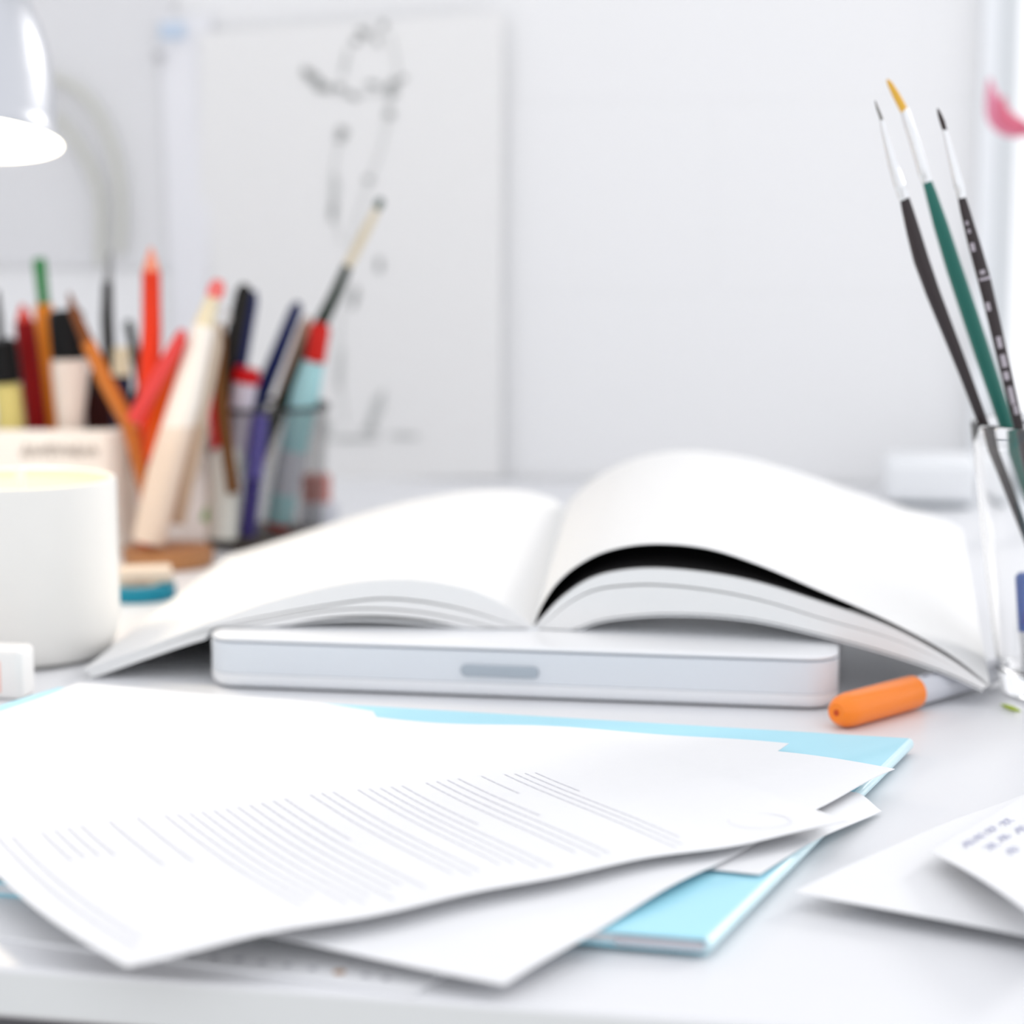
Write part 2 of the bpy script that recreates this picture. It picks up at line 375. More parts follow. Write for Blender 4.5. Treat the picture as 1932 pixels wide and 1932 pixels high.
# pale rounded spine strip along the right side
rd = (BRc - FRc).normalized(); rn = Vector((rd.y, -rd.x, 0))
vs, fs = [], []; K = 8
for j, P in enumerate((FRc, BRc)):
    for k in range(K + 1):
        a = math.pi * (k / K - 0.5)
        q = Vector((P.x, P.y, (F0 + FT) / 2)) + rn * (0.0022 * math.cos(a)) + Vector((0, 0, (FT - F0) / 2 * math.sin(a))); vs.append(q)
for k in range(K): fs.append((k, k + 1, K + 2 + k, K + 1 + k))
fs += [tuple(range(K + 1)), tuple(range(K + 1, 2 * K + 2)), (0, K, 2 * K + 1, K + 1)]
o = link('spine_strip', vs, fs, blue_edge, folder); o['label'] = 'pale translucent blue side of the folder'
a, b = FRc, FLc; fd = (b - a).normalized(); fn_ = Vector((-fd.y, fd.x, 0)) * 1.0
if fn_.y > 0: fn_ = -fn_
o = box('front_clip', (0, 0, F0 + 0.0012), (0.03, 0.0012, FT - 0.0014), mat('clip_grey', (0.50, 0.50, 0.54), 0.4), folder, u=fd, v=fn_, o=Vector((FRc.x, FRc.y, 0)) + fn_ * 0.0002)

def ripple(x, y): return 0.0009 * math.sin(x * 34 + 1.0) * math.sin(y * 27 + 0.4) + 0.0005 * math.sin(x * 75 + y * 40)
def make_sheet(name, label, c, group='loose white sheets on the blue folder', edge=None, rip=1.0, bulge=0.0, th=0.00035, m=paper, nu=48, nv=48):
    """c: four corners counter-clockwise c00,c10,c11,c01"""
    def fn(u, v):
        p = (c[0] * (1 - u) + c[1] * u) * (1 - v) + (c[3] * (1 - u) + c[2] * u) * v
        p = p.copy(); p.z += ripple(p.x, p.y) * rip + bulge * math.sin(math.pi * u) * math.sin(math.pi * v)
        if edge: p += edge(u, v)
        return p
    o = slab_surface(name, fn, nu, nv, th, m); tag(o, label, 'sheet of paper', group); return o, fn
def Vx(x, y, z): return Vector((x, y, z))
# D: drapes over the right side of the folder
D4 = [PZ(1080, 1612, 0.0088), PZ(1352, 1640, 0.0088), PZ(1628, 1478, 0.0088), PZ(1180, 1440, 0.0088)]
dx = (D4[1] - D4[0]).normalized(); D4[1] = D4[1] + dx * 0.016; D4[2] = PZ(1664, 1500, 0.0088)
def fnD(u, v):
    p = (D4[0] * (1 - u) + D4[1] * u) * (1 - v) + (D4[3] * (1 - u) + D4[2] * u) * v
    p = p.copy(); s_ = (p - FRc).dot(rn); t = min(max((s_ - 0.002) / 0.014, 0), 1)
    p.z = 0.0086 - 0.0074 * (t * t * (3 - 2 * t)); return p
tag(slab_surface('paper_sheet', fnD, 60, 20, 0.0003, paper), 'white sheet drooping over the right side of the blue folder between its two blue ends', 'sheet of paper', 'loose white sheets on the blue folder')
G4 = [PZ(-900, 1660, 0.0092), PZ(900, 1660, 0.0092), PZ(704, 1340, 0.0092), PZ(146, 1291, 0.0095)]
make_sheet('paper_sheet', 'white sheet reaching furthest back left, its corner beside the small blue triangle', G4,
           edge=lambda u, v: Vx(0, 0.010 * math.sin(math.pi * min(1, u * 1.0)) * (u ** 1.5) * v ** 6, 0.0004))
C4 = [PZ(480, 1580, 0.0098), PZ(1120, 1680, 0.0092), PZ(1488, 1404, 0.0108), PZ(712, 1350, 0.0104)]
make_sheet('paper_sheet', 'white sheet whose square back corner ends on the wide blue end of the folder', C4, edge=lambda u, v: Vx(0, -0.004 * math.sin(math.pi * u * 2) * v ** 6, 0))
Bf, Br = PZ(952, 1848, 0.0080), PZ(1688, 1450, 0.0125)
B4 = [PZ(-60, 1640, 0.0120), Bf, Br, PZ(945, 1374, 0.0118)]
B4[0] = Bf + (B4[3] - Br); B4[0].z = 0.012
make_sheet('paper_sheet', 'white sheet with its front corner at the bottom middle, lying below the letter', B4,
           edge=lambda u, v: Vx(0, 0, 0) + Vx(0.0, 0.009 * math.sin(math.pi * u) * v ** 3, 0.0012 * math.sin(math.pi * v) * u - 0.001 * (1 - v) ** 3 * u) + Vx(-0.006, 0.004, 0) * math.sin(math.pi * u) * (1 - v) ** 4)
Af = PZ(238, 1822, 0.0145); e1v = Vector((0.860, 0.510, 0)).normalized(); e2v = Vector((-e1v.y, e1v.x, 0))
A4 = [Af, Af + e1v * 0.300, Af + e1v * 0.297 + e2v * 0.199, Af + e2v * 0.205]
A4[1] = PZ(1585, 1556, 0.0148); A4[2] = PZ(1130, 1386, 0.0142)
for k, z in ((0, 0.0145), (3, 0.0160)): A4[k].z = z
def edgeA(u, v):  # the front left edge swings in towards the table edge; slight curl
    return Vx(0, 0, 0.0012 * math.sin(math.pi * u)) + Vx(-0.0, 0.010 * math.sin(math.pi * u) * (v ** 6), 0) + Vx(-0.86, -0.51, 0) * 0.008 * math.sin(math.pi * min(1, v * 1.05)) * (1 - u) ** 3 + Vx(0.004, 0.006, 0) * (u ** 6) * (1 - v) ** 2
letter = thing('printed_letter', 'white letter with rows of small grey print, topmost of the spread sheets', 'letter', (Af.x, Af.y, 0), 'loose white sheets on the blue folder')
def fnA(u, v):
    p = (A4[0] * (1 - u) + A4[1] * u) * (1 - v) + (A4[3] * (1 - u) + A4[2] * u) * v
    p = p.copy(); p.z += ripple(p.x, p.y); return p + edgeA(u, v)
slab_surface('page', fnA, 60, 48, 0.00035, paper, letter)
# rows of print: each row runs along v from the left margin (v high) down to the right margin (v low)
vs, fs = [], []
def word(u0, u1, v0, v1, dz=0.00012):
    n = max(1, int(abs(v1 - v0) / 0.03)); base = len(vs)
    for i in range(n + 1):
        t = v0 + (v1 - v0) * i / n
        for u in (u0, u1): vs.append(fnA(u, t) + Vector((0, 0, dz)))
    for i in range(n): fs.append((base + 2 * i, base + 2 * i + 1, base + 2 * i + 3, base + 2 * i + 2))
rows = []
u = 0.05
paras = [2, 0, 1.2, 1.3, 0, 1, 0, 1, 0, 2.5, 8, 0, 3, 0, 5, 0, 4, 0, 1, 0, 3, 1, 5, 0, 4]
lens = {2: .9}
uu = 0.035
for n in paras:
    if n == 0: uu += 0.020; continue
    k = int(math.ceil(n))
    for i in range(k):
        full = 0.62 + random.uniform(-.03, .03)
        L = full if (i < k - 1 or n == int(n) and n > 1.5) else full * random.choice([0.25, 0.4, 0.95])
        if n in (1.2, 1.3): L = 0.17
        if i == k - 1 and n >= 4: L = full * 0.5
        v = 0.72
        while v > 0.72 - L:
            wl = random.uniform(0.014, 0.05); word(uu, uu + 0.0028, v, v - wl); v -= wl + 0.004
        uu += 0.0165
    if uu > 0.80: break
pt = link('printed_text', vs, fs, ink_grey, letter, smooth=False); pt['label'] = 'rows of small grey print'
vs, fs = [], []
cR = PZ(1433, 1546, 0.0155)
for k in range(48):
    a = 2 * math.pi * k / 48
    for r in (0.0098, 0.0108): vs.append(Vector((cR.x + r * math.cos(a) * 1.15, cR.y + r * math.sin(a) * 0.9, 0)))
# find height on the sheet: the mark is printed on the letter near its right corner
def a_height(x, y):
    d = Vector((x, y, 0)) - Vector((A4[0].x, A4[0].y, 0)); u_, v_ = d.dot(e1v) / 0.297, d.dot(e2v) / 0.21
    return u_, v_, fnA(min(max(u_, 0), 1), min(max(v_, 0), 1))
shift = Vector((0, 0, 0))
mu, mv, _ = a_height(cR.x, cR.y)
if mu > 0.95 or mv < 0.06:
    tgt = A4[0] + e1v * 0.297 * min(mu, 0.93) + e2v * 0.21 * max(mv, 0.08); shift = Vector((tgt.x - cR.x, tgt.y - cR.y, 0))
for v in vs:
    v += shift; v.z = a_height(v.x, v.y)[2].z + 0.00015
for k in range(48): fs.append((2 * k, 2 * k + 1, (2 * k + 3) % 96, (2 * k + 2) % 96))
o = link('stamp_ring', vs, fs, mat('faint_stamp', (0.76, 0.76, 0.80), 0.8), letter, smooth=False); o['label'] = 'faint oval stamp'

# punched pad sheet at the front left, under the letter
pf, pc, pq = PZ(783, 1872, 0.0016), PZ(832, 1841, 0.0016), PZ(-60, 1760, 0.0016)
pd_ = (pq - pf).normalized(); side = (pc - pf).normalized()
P4 = [pf + pd_ * 0.24, pf, pf + side * 0.10, pf + side * 0.10 + pd_ * 0.24]
pad = thing('notepad', 'thin white pad with small punched marks at the front edge of the desk', 'notepad', (pf.x, pf.y, 0))
slab_surface('page', lambda u, v: (P4[0] * (1 - u) + P4[1] * u) * (1 - v) + (P4[3] * (1 - u) + P4[2] * u) * v, 20, 20, 0.0014, paper, pad)
hm = mat('punched_mark', (0.42, 0.42, 0.46), 0.7); hb = mat('rust_mark', (0.45, 0.27, 0.16), 0.7)
for (x, y) in ((316, 1796), (360, 1801), (405, 1807), (450, 1810), (495, 1815), (542, 1821), (590, 1827), (640, 1834), (690, 1840), (728, 1846)):
    p = PZ(x, y, 0.0019)
    lathe('punched_mark', [(0.0001, 0.0001), (0.0013 if x != 640 else 0.002, 0.0001), (0.0013 if x != 640 else 0.002, -0.0001), (0.0001, -0.0001)], p, hb if x == 640 else hm, pad, n=16)

# the two sheets at the right
def edgeE(u, v): return Vx(0, 0, 0)
Ec = PZ(1497, 1680, 0.0075)
def note_corners(c, e_to, g_to, le, lg, zs):
    e = (e_to - c); e.z = 0; e.normalize(); g = (g_to - c); g.z = 0; g.normalize()
    q = [c, c + e * le, c + e * le + g * lg, c + g * lg]
    for p, z in zip(q, zs): p.z = z
    return q
E4 = note_corners(Ec.copy(), PZ(1932, 1775, 0.004), PZ(1790, 1572, 0.0015), 0.15, 0.21, (0.0075, 0.0045, 0.002, 0.0015))
o, _f = make_sheet('paper_sheet', 'white sheet at the right with one long lifted front edge', E4, 'white sheets at the right of the desk', rip=0.3,
    edge=lambda u, v: Vx(0, 0, 0.002 * math.sin(math.pi * v) * (1 - u)))
Fc = PZ(1755, 1606, 0.0135)
F4 = note_corners(Fc.copy(), PZ(1932, 1722, 0.017), PZ(1940, 1500, 0.008), 0.105, 0.148, (0.0135, 0.018, 0.010, 0.007))
note = thing('handwritten_note', 'white note with faint blue handwriting, upper sheet at the right edge', 'note', (Fc.x, Fc.y, 0), 'white sheets at the right of the desk')
def fnF(u, v):
    p = (F4[0] * (1 - u) + F4[1] * u) * (1 - v) + (F4[3] * (1 - u) + F4[2] * u) * v
    p = p.copy(); p.z += 0.002 * math.sin(math.pi * u) * (1 - v); return p
slab_surface('page', fnF, 40, 40, 0.00035, paper, note)
pen_m = mat('blue_ink', (0.56, 0.57, 0.70), 0.8)
vs, fs = [], []
for q, (u0, v0) in enumerate(((0.12, 0.14), (0.12, 0.22), (0.12, 0.31), (0.13, 0.42), (0.25, 0.2), (0.24, 0.30), (0.25, 0.42), (0.37, 0.25), (0.38, 0.40))):
    for s in range(3):
        pts = []
        for i in range(12):
            t = i / 11
            uu_ = u0 + 0.028 * math.sin(7 * t + s * 2 + q) ; vv_ = v0 + 0.024 * t + s * 0.02 + 0.012 * math.cos(9 * t + q)
            pts.append(fnF(min(.98, max(.01, uu_)), min(.98, max(.01, vv_))) + Vector((0, 0, 0.0003)))
        tube_data(pts, [0.00016] * len(pts), 6, True, 1.0, vs, fs)
link('handwriting', vs, fs, pen_m, note)

# ------------------------------------------------------------------ orange highlighter
hl = thing('highlighter', 'orange capped marker pen lying between laptop corner and desk', 'marker pen', PZ(1650, 1340))
ha, hb_ = PZ(1578, 1345, 0.0085), PZ(1722, 1306, 0.0085)
hd = (hb_ - ha).normalized(); R_ = 0.0085
tube('cap', [ha, ha + hd * 0.0015, ha + hd * 0.005, ha + hd * 0.010, ha + hd * 0.040, hb_ + hd * 0.0],
     [0.0045, 0.0062, 0.0078, R_, R_, R_ * 0.98], mat('orange_cap', srgb(252, 132, 8), 0.3, coat=0.3, noise=0.02), hl, n=28)
lathe('cap_hole', [(0.0001, 0.0004), (0.0014, 0.0004), (0.0016, -0.0002), (0.0001, -0.0002)], ha, mat('deep_orange', srgb(200, 70, 10), 0.5), hl, n=16, axis=-hd)
tube('barrel', [hb_ + hd * 0.0004, hb_ + hd * 0.06, hb_ + hd * 0.075], [0.0072, 0.0072, 0.006], mat('grey_barrel', (0.62, 0.63, 0.68), 0.25, coat=0.3, noise=0.02), hl, n=28)
bx, by = frame(hd)
for k, tt in enumerate((0.008, 0.016, 0.024)):
    q = hb_ + hd * tt + Vector((0, 0, 0.0070)) + Vector((0, -0.002, 0))
    tube('barrel_mark', [q, q + hd * 0.004], [0.0006, 0.0006], mat('mark_grey', (0.2, 0.2, 0.25), 0.6), hl, n=8)
clip = [hb_ + hd * -0.0 + Vector((0, 0.004, 0.0086)), hb_ + hd * 0.012 + Vector((0, 0.004, 0.0095))]

# ------------------------------------------------------------------ drinking glass with brushes
GX, GY = PZ(1997, 1309).x, PZ(1997, 1309).y
rim_z = PD(1997, 797, GY).z
glass = thing('drinking_glass', 'tall clear tapered glass holding three paintbrushes', 'glass', (GX, GY, 0))
rb, rt = 0.0295, 0.0485
gl = mat('clear_glass', (1, 1, 1), 0.0, trans=1.0, ior=1.45)
prof = [(0.0001, 0.0008), (rb - 0.003, 0.0008), (rb - 0.0008, 0.0016), (rb, 0.004)]
for k in range(1, 13):
    t = k / 12; prof.append((rb + (rt - rb) * (t ** 0.85), 0.004 + (rim_z - 0.005) * t))
prof += [(rt - 0.0004, rim_z), (rt - 0.0011, rim_z + 0.0003), (rt - 0.0018, rim_z)]
for k in range(11, 0, -1):
    t = k / 12; prof.append((rb + (rt - rb) * (t ** 0.85) - 0.0018, 0.004 + (rim_z - 0.005) * t))
prof += [(rb - 0.0035, 0.013), (rb - 0.008, 0.0115), (0.0001, 0.0112)]
lathe('body', prof, (GX, GY, 0), gl, glass, n=96)
def brush(label, pts, Dt, Db, segs, extra=None):
    """segs: [(part, material, [(x, y, width)])] measured top down; depth runs from Dt (top) to Db (foot)"""
    ys = [q[1] for s in segs for q in s[2]]; y0, y1 = min(ys), max(ys)
    root = thing('paintbrush', label, 'paintbrush', PD(segs[-1][2][-1][0], segs[-1][2][-1][1], Db), 'paintbrushes in the drinking glass')
    for nm, mm, q in segs:
        P, R = [], []
        for x, y, wd in q:
            p = PD(x, y, Dt + (Db - Dt) * (y - y0) / (y1 - y0)); P.append(p); R.append(max(wd, 1) / 2 / scale_at(p))
        fl = 1.0
        tube(nm, P, R, mm, root, n=20, flat=fl)
    return root
ferr = mat('silver_ferrule', (0.78, 0.79, 0.80), 0.22, metal=1.0)
hand_b = mat('black_brown_lacquer', srgb(38, 27, 29), 0.3, coat=0.1, noise=0.05)
hand_g = mat('green_lacquer', srgb(2, 100, 88), 0.3, coat=0.15, noise=0.04)
brush('paintbrush with a fine grey point and dark handle, leftmost in the glass', None, 1.045, 1.08, [
    ('bristles', mat('grey_hair', srgb(120, 118, 112), 0.7, noise=0.1), [(1651, 190, 2), (1655, 203, 5), (1660, 216, 6), (1665, 230, 7)]),
    ('ferrule', ferr, [(1663, 226, 8), (1670, 255, 12), (1685, 312, 18), (1697, 350, 21), (1699, 352, 22), (1700, 356, 20), (1704, 368, 22), (1707, 374, 21)]),
    ('handle', hand_b, [(1706, 372, 18), (1712, 395, 22), (1724, 440, 27), (1738, 490, 30), (1760, 552, 28), (1790, 628, 25), (1822, 710, 22), (1850, 785, 20), (1900, 915, 18), (1955, 1060, 15), (2010, 1200, 11), (2028, 1246, 6)])])
brush('paintbrush with golden bristles and a green handle, middle of the glass', None, 1.075, 1.085, [
    ('bristles', mat('golden_hair', srgb(222, 172, 60), 0.6, noise=0.1), [(1674, 150, 4), (1679, 158, 10), (1690, 178, 14), (1700, 197, 15), (1708, 212, 15)]),
    ('ferrule', ferr, [(1706, 206, 15), (1712, 226, 18), (1726, 268, 20), (1740, 315, 21), (1744, 330, 22), (1746, 333, 20), (1749, 343, 21)]),
    ('handle', hand_g, [(1749, 341, 18), (1757, 366, 22), (1775, 425, 28), (1800, 505, 31), (1830, 595, 32), (1858, 680, 31), (1890, 775, 29), (1935, 910, 25), (1975, 1040, 21), (2020, 1185, 15), (2036, 1236, 8)])])
b3 = brush('paintbrush with a short black tip and silver lettering on its brown handle', None, 1.05, 1.06, [
    ('bristles', mat('dark_hair', srgb(46, 34, 32), 0.5, noise=0.2), [(1769, 205, 3), (1773, 216, 8), (1778, 230, 10), (1783, 247, 9)]),
    ('ferrule', ferr, [(1782, 244, 9), (1790, 275, 13), (1802, 322, 17), (1808, 345, 18), (1810, 352, 20), (1812, 357, 18), (1815, 373, 18)]),
    ('handle', hand_b, [(1814, 371, 15), (1821, 398, 19), (1838, 460, 24), (1856, 524, 25), (1872, 590, 24), (1893, 680, 22), (1916, 780, 20), (1946, 905, 18), (1980, 1050, 15), (2014, 1200, 9), (2022, 1236, 6)])])
silv = mat('silver_lettering', (0.42, 0.38, 0.42), 0.4)
for (x, y, ww, hh) in ((1822, 421, 5, 8), (1826, 436, 5, 8), (1833, 466, 8, 16), (1851, 513, 10, 8), (1856, 525, 22, 5), (1862, 578, 8, 16), (1883, 645, 9, 22), (1891, 680, 10, 24), (1896, 708, 10, 16), (1906, 745, 9, 34), (1914, 772, 8, 18)):
    t = (y - 205) / (1236 - 205); D = 1.05 + 0.01 * t; 
    p = PD(x, y, D); s = scale_at(p); rr = 11 / s
    c = p - Vector((0, rr * 0.98, 0)); dd = (PD(x + 10, y + 45, D) - p).normalized()
    tube('lettering', [c - dd * hh / 2 / s, c + dd * hh / 2 / s], [ww / 2 / s] * 2, silv, b3, n=10, flat=1.0 if ww < 12 else 0.5)
# blue pen standing in the glass
bp_ = thing('blue_pen', 'pen with a blue cap standing low inside the clear glass', 'pen', (GX - 0.018, GY - 0.004, 0.012))
tube('barrel', [(GX - 0.016, GY - 0.004, 0.0125), (GX - 0.018, GY - 0.004, 0.034)], [0.0036, 0.0042], K_w := mat('pen_white', (0.85, 0.86, 0.88), 0.3), bp_)
tube('cap', [(GX - 0.018, GY - 0.004, 0.0342), (GX - 0.0205, GY - 0.004, 0.062), (GX - 0.0207, GY - 0.004, 0.064)], [0.0046, 0.0046, 0.003], mat('royal_blue', srgb(58, 98, 178), 0.3, coat=0.3, noise=0.02), bp_)
# lime green sliver beside the glass
gp = PZ(1888, 1328, 0.0016); gq = PZ(1925, 1342, 0.0016)
lt = thing('plant_leaf', 'small lime green leaf lying by the foot of the glass', 'leaf', gp)
gd = gq - gp
tube('blade', [gp, gp + gd * .25, gp + gd * .6, gp + gd * .9, gq], [0.0003, 0.0014, 0.0018, 0.0010, 0.0003], mat('lime_green', srgb(160, 180, 40), 0.5, noise=0.1), lt, n=12, flat=0.6)

# ------------------------------------------------------------------ candle, eraser
cc = PZ(48, 1236); cx, cy = cc.x, cc.y
rimz = PD(48, 902, cy).z
sR = 180 / scale_at(Vector((cx, cy, rimz)))
candle = thing('candle', 'white jar candle with cream wax and an unlit wick at the left', 'candle', (cx, cy, 0))
cer = mat('white_ceramic', (0.78, 0.765, 0.73), 0.35, noise=0.01, coat=0.2)
prof = [(0.0001, 0.001), (sR * 0.80, 0.001), (sR * 0.90, 0.004), (sR * 0.96, 0.011), (sR, 0.022), (sR, rimz - 0.002), (sR - 0.0006, rimz), (sR - 0.002, rimz + 0.0003), (sR - 0.0032, rimz - 0.0008), (sR - 0.0034, 0.02), (sR * 0.8, 0.010), (0.0001, 0.009)]
lathe('jar', prof, (cx, cy, 0), cer, candle, n=96)
wax = mat('cream_wax', srgb(236, 218, 172), 0.5, noise=0.01)
lathe('wax', [(0.0001, 0.0095), (sR - 0.0045, 0.024), (sR - 0.0036, 0.03), (sR - 0.0036, rimz - 0.0045), (sR - 0.008, rimz - 0.0062), (0.0001, rimz - 0.007)], (cx, cy, 0), wax, candle, n=96)
tube('wick', [(cx, cy, rimz - 0.010), (cx, cy, rimz - 0.001), (cx + 0.001, cy, rimz + 0.006)], [0.0026, 0.0026, 0.0022], mat('white_wick', (0.9, 0.9, 0.88), 0.8), candle, n=12)
ep = PZ(-18, 1322); er = thing('eraser', 'small white eraser box with a pink label at the left edge', 'eraser', (ep.x, ep.y, 0))
rbox('block', (ep.x, ep.y + 0.012, 0), 0.036, 0.02, bevel_layers(0.026, 0.003), 0.004, mat('eraser_white', (0.84, 0.82, 0.80), 0.6, noise=0.01), er)
rbox('label', (ep.x - 0.002, ep.y + 0.012, 0.004), 0.0205, 0.0206, [(0, 0), (0.016, 0)], 0.003, mat('pink_label', srgb(240, 190, 178), 0.6, noise=0.03), er)

# ------------------------------------------------------------------ pots with pens
def at_px(x, D): return (x - 966) / (FPX / (D * _c + H * _s))
POT = (at_px(78, 1.55), 1.55); AMB = (at_px(318, 1.465), 1.465); SMK = (at_px(502, 1.565), 1.565)
potz = PD(90, 800, POT[1]).z
pot = thing('pencil_pot', 'cream rectangular pot with illegible grey lettering, packed with pens behind the candle', 'pencil pot', (*POT, 0))
pw = 2 * 172 / scale_at(Vector((*POT, 0.05)))
pm = mat('cream_ceramic', srgb(243, 236, 228), 0.5, noise=0.02, nscale=15)
def potprof():
    vs, fs = [], []; n = 8; cnt = 4 * (n + 1)
    lay = [(0, 0.004, 0.0), (0.003, 0.001, 0), (0.02, 0, 0), (potz - 0.003, 0, 0), (potz, 0.002, 0), (potz - 0.001, 0.004, 0), (0.008, 0.005, 0), (0.007, 0.02, 0)]
    for z, ins, _ in lay:
        for px, py in rrect(pw - 2 * ins, 0.085 - 2 * ins, 0.014, n): vs.append(Vector((POT[0], POT[1], 0)) + Vector((px, py, z)))
    for i in range(len(lay) - 1):
        for k in range(cnt): fs.append((i * cnt + k, i * cnt + (k + 1) % cnt, (i + 1) * cnt + (k + 1) % cnt, (i + 1) * cnt + k))
    fs.append(tuple(range(cnt))); fs.append(tuple((len(lay) - 1) * cnt + k for k in range(cnt)))
    return link('body', vs, fs, pm, pot)
potprof()
vs, fs = [], []
for k in range(9):                         # unreadable loops of lettering, as the photo shows
    x0 = 40 + k * 16; pts = []
    for i in range(14):
        t = i / 13; q = PD(x0 + 15 * t, 850 + (9 if k % 3 else 13) * math.sin(6.3 * t * 1.3 + k), POT[1] - 0.0435); q.y = POT[1] - 0.0432; pts.append(q)
    tube_data(pts, [0.0006] * 14, 6, True, 1.0, vs, fs)
link('lettering', vs, fs, mat('pot_lettering', srgb(165, 155, 150), 0.7), pot)

amb_z = PD(320, 800, AMB[1]).z
amber = thing('clear_cup', 'brown tinted clear plastic cup with pencils and a white stick', 'cup', (*AMB, 0))
ra = 90 / scale_at(Vector((*AMB, 0.05)))
def clearplastic(name, c, t):
    m = bpy.data.materials.new(name); m.use_nodes = True; nt = m.node_tree; nt.nodes.clear()
    o = nt.nodes.new('ShaderNodeOutputMaterial'); mx = nt.nodes.new('ShaderNodeMixShader'); tr = nt.nodes.new('ShaderNodeBsdfTransparent'); pr = nt.nodes.new('ShaderNodeBsdfPrincipled')
    n = nt.nodes.new('ShaderNodeTexNoise'); n.inputs['Scale'].default_value = 30; mr = nt.nodes.new('ShaderNodeMapRange'); mr.inputs[3].default_value = t * 0.95; mr.inputs[4].default_value = t * 1.05
    tr.inputs[0].default_value = (*c[0], 1); pr.inputs['Base Color'].default_value = (*c[1], 1); pr.inputs['Roughness'].default_value = 0.2
    nt.links.new(n.outputs['Fac'], mr.inputs[0]); nt.links.new(mr.outputs[0], mx.inputs[0])
    nt.links.new(tr.outputs[0], mx.inputs[1]); nt.links.new(pr.outputs[0], mx.inputs[2]); nt.links.new(mx.outputs[0], o.inputs[0]); return m
amb_m = clearplastic('brown_tinted_plastic', ((0.975, 0.945, 0.92), srgb(200, 140, 96)), 0.03)
smk_m = clearplastic('smoky_plastic', ((0.92, 0.92, 0.92), srgb(90, 84, 80)), 0.10)
def cup(root, xy, r0, r1, h, th, m, basem, bh, bname='base'):
    lathe('body', [(r0, bh), (r0 + (r1 - r0) * .5, h * .5), (r1, h), (r1 - th * .5, h + 0.0006), (r1 - th, h), (r0 + (r1 - r0) * .5 - th, h * .5), (r0 - th, bh)], (*xy, 0), m, root, n=64, closed=True)
    lathe(bname, [(0.0001, 0.0005), (r0 - 0.001, 0.0005), (r0 + 0.0006, 0.003), (r0 + 0.0006, bh - 0.001), (r0 - 0.0005, bh), (0.0001, bh)], (*xy, 0), basem, root, n=64)
cup(amber, AMB, ra * 0.93, ra, amb_z, 0.0018, amb_m, mat('brown_base', srgb(168, 116, 72), 0.5, noise=0.1, nscale=40), 0.013)
smk_z = PD(500, 772, SMK[1]).z; rs = 122 / scale_at(Vector((*SMK, 0.05)))
smoky = thing('smoky_cup', 'smoky grey clear cup with markers and a long brush', 'cup', (*SMK, 0))
cup(smoky, SMK, rs * 0.9, rs, smk_z, 0.002, smk_m, mat('dark_base', srgb(60, 54, 50), 0.5, noise=0.05), 0.010)
lathe('rim', [(rs - 0.0026, smk_z + 0.0008), (rs + 0.0006, smk_z + 0.0008), (rs + 0.0006, smk_z + 0.0042), (rs - 0.0026, smk_z + 0.0042)], (*SMK, 0), mat('dark_rim', srgb(40, 38, 38), 0.4), smoky, n=64, closed=True)

G1, G2, G3 = 'pens in the cream pot', 'pencils in the brown tinted cup', 'pens in the smoky cup'
def stick(name, label, cat, group, D, segs, cupc=None, limit=None, foot=None, hexa=False, Db=None):
    """segs as in brush(); a buried foot is continued down into the cup"""
    Db = D if Db is None else Db
    ys = [q[1] for s in segs for q in s[2]]; y0, y1 = min(ys), max(ys)
    dep = lambda y: D + (Db - D) * (y - y0) / (y1 - y0)
    lx, ly, lw = segs[-1][2][-1]
    if foot is not None: segs = segs[:-1] + [(segs[-1][0], segs[-1][1], segs[-1][2] + [(foot[0], foot[1], lw)])]
    lx, ly, lw = segs[-1][2][-1]
    root = thing(name, label, cat, PD(lx, ly, dep(ly)), group)
    for nm, mm, q in segs:
        P = [PD(x, y, dep(y)) for x, y, _ in q]; R = [max(wd, 1) * 0.62 / scale_at(P[0]) for _, _, wd in q]
        tube(nm, P, R, mm, root, n=6 if hexa else 20)
    return root
K = col
blk = K('black_plastic', 12, 11, 12, 0.35); navy = K('navy_plastic', 22, 32, 84, 0.35); cream = K('cream_plastic', 226, 214, 184, 0.5)
wht = K('white_plastic', 238, 232, 224, 0.4); redm = K('red_plastic', 190, 14, 20, 0.35)
stick('paintbrush', 'thin black stick at the far left edge behind the black cap', 'brush', G1, 1.585, [('handle', blk, [(-6, 548, 6), (-3, 600, 12), (2, 700, 14), (8, 790, 14)])], foot=(14, 900))
stick('marker_pen', 'yellow marker with a black cap at the far left edge', 'marker pen', G1, 1.525, [
    ('cap', blk, [(2, 640, 26), (4, 646, 44), (13, 722, 46)]), ('barrel', K('straw_yellow', 206, 192, 120), [(13, 723, 38), (14, 735, 42), (20, 790, 42)])], foot=(28, 960))
stick('marker_pen', 'dark red marker with a pale red tip in the cream pot', 'marker pen', G1, 1.55, [
    ('tip', K('pale_red', 214, 70, 56), [(42, 574, 6), (46, 606, 26)]), ('barrel', K('dark_red', 132, 4, 8), [(46, 606, 30), (50, 640, 33), (68, 790, 33)])], foot=(84, 950))
stick('pencil', 'orange pencil with a slim green end in the cream pot', 'pencil', G1, 1.575, [
    ('green_end', K('grass_green', 44, 130, 66), [(73, 487, 16), (74, 492, 20), (83, 576, 18)]), ('shaft', K('pencil_orange', 236, 140, 40), [(82, 574, 28), (86, 650, 30), (96, 790, 28)])], foot=(106, 950), hexa=True)
stick('marker_pen', 'fat white marker with a big black cap in the cream pot', 'marker pen', G1, 1.53, [
    ('cap', blk, [(122, 584, 40), (123, 592, 54), (132, 676, 56)]), ('barrel', K('pale_pink_white', 228, 214, 204), [(132, 677, 56), (133, 700, 58), (133, 790, 42)])], foot=(134, 950))
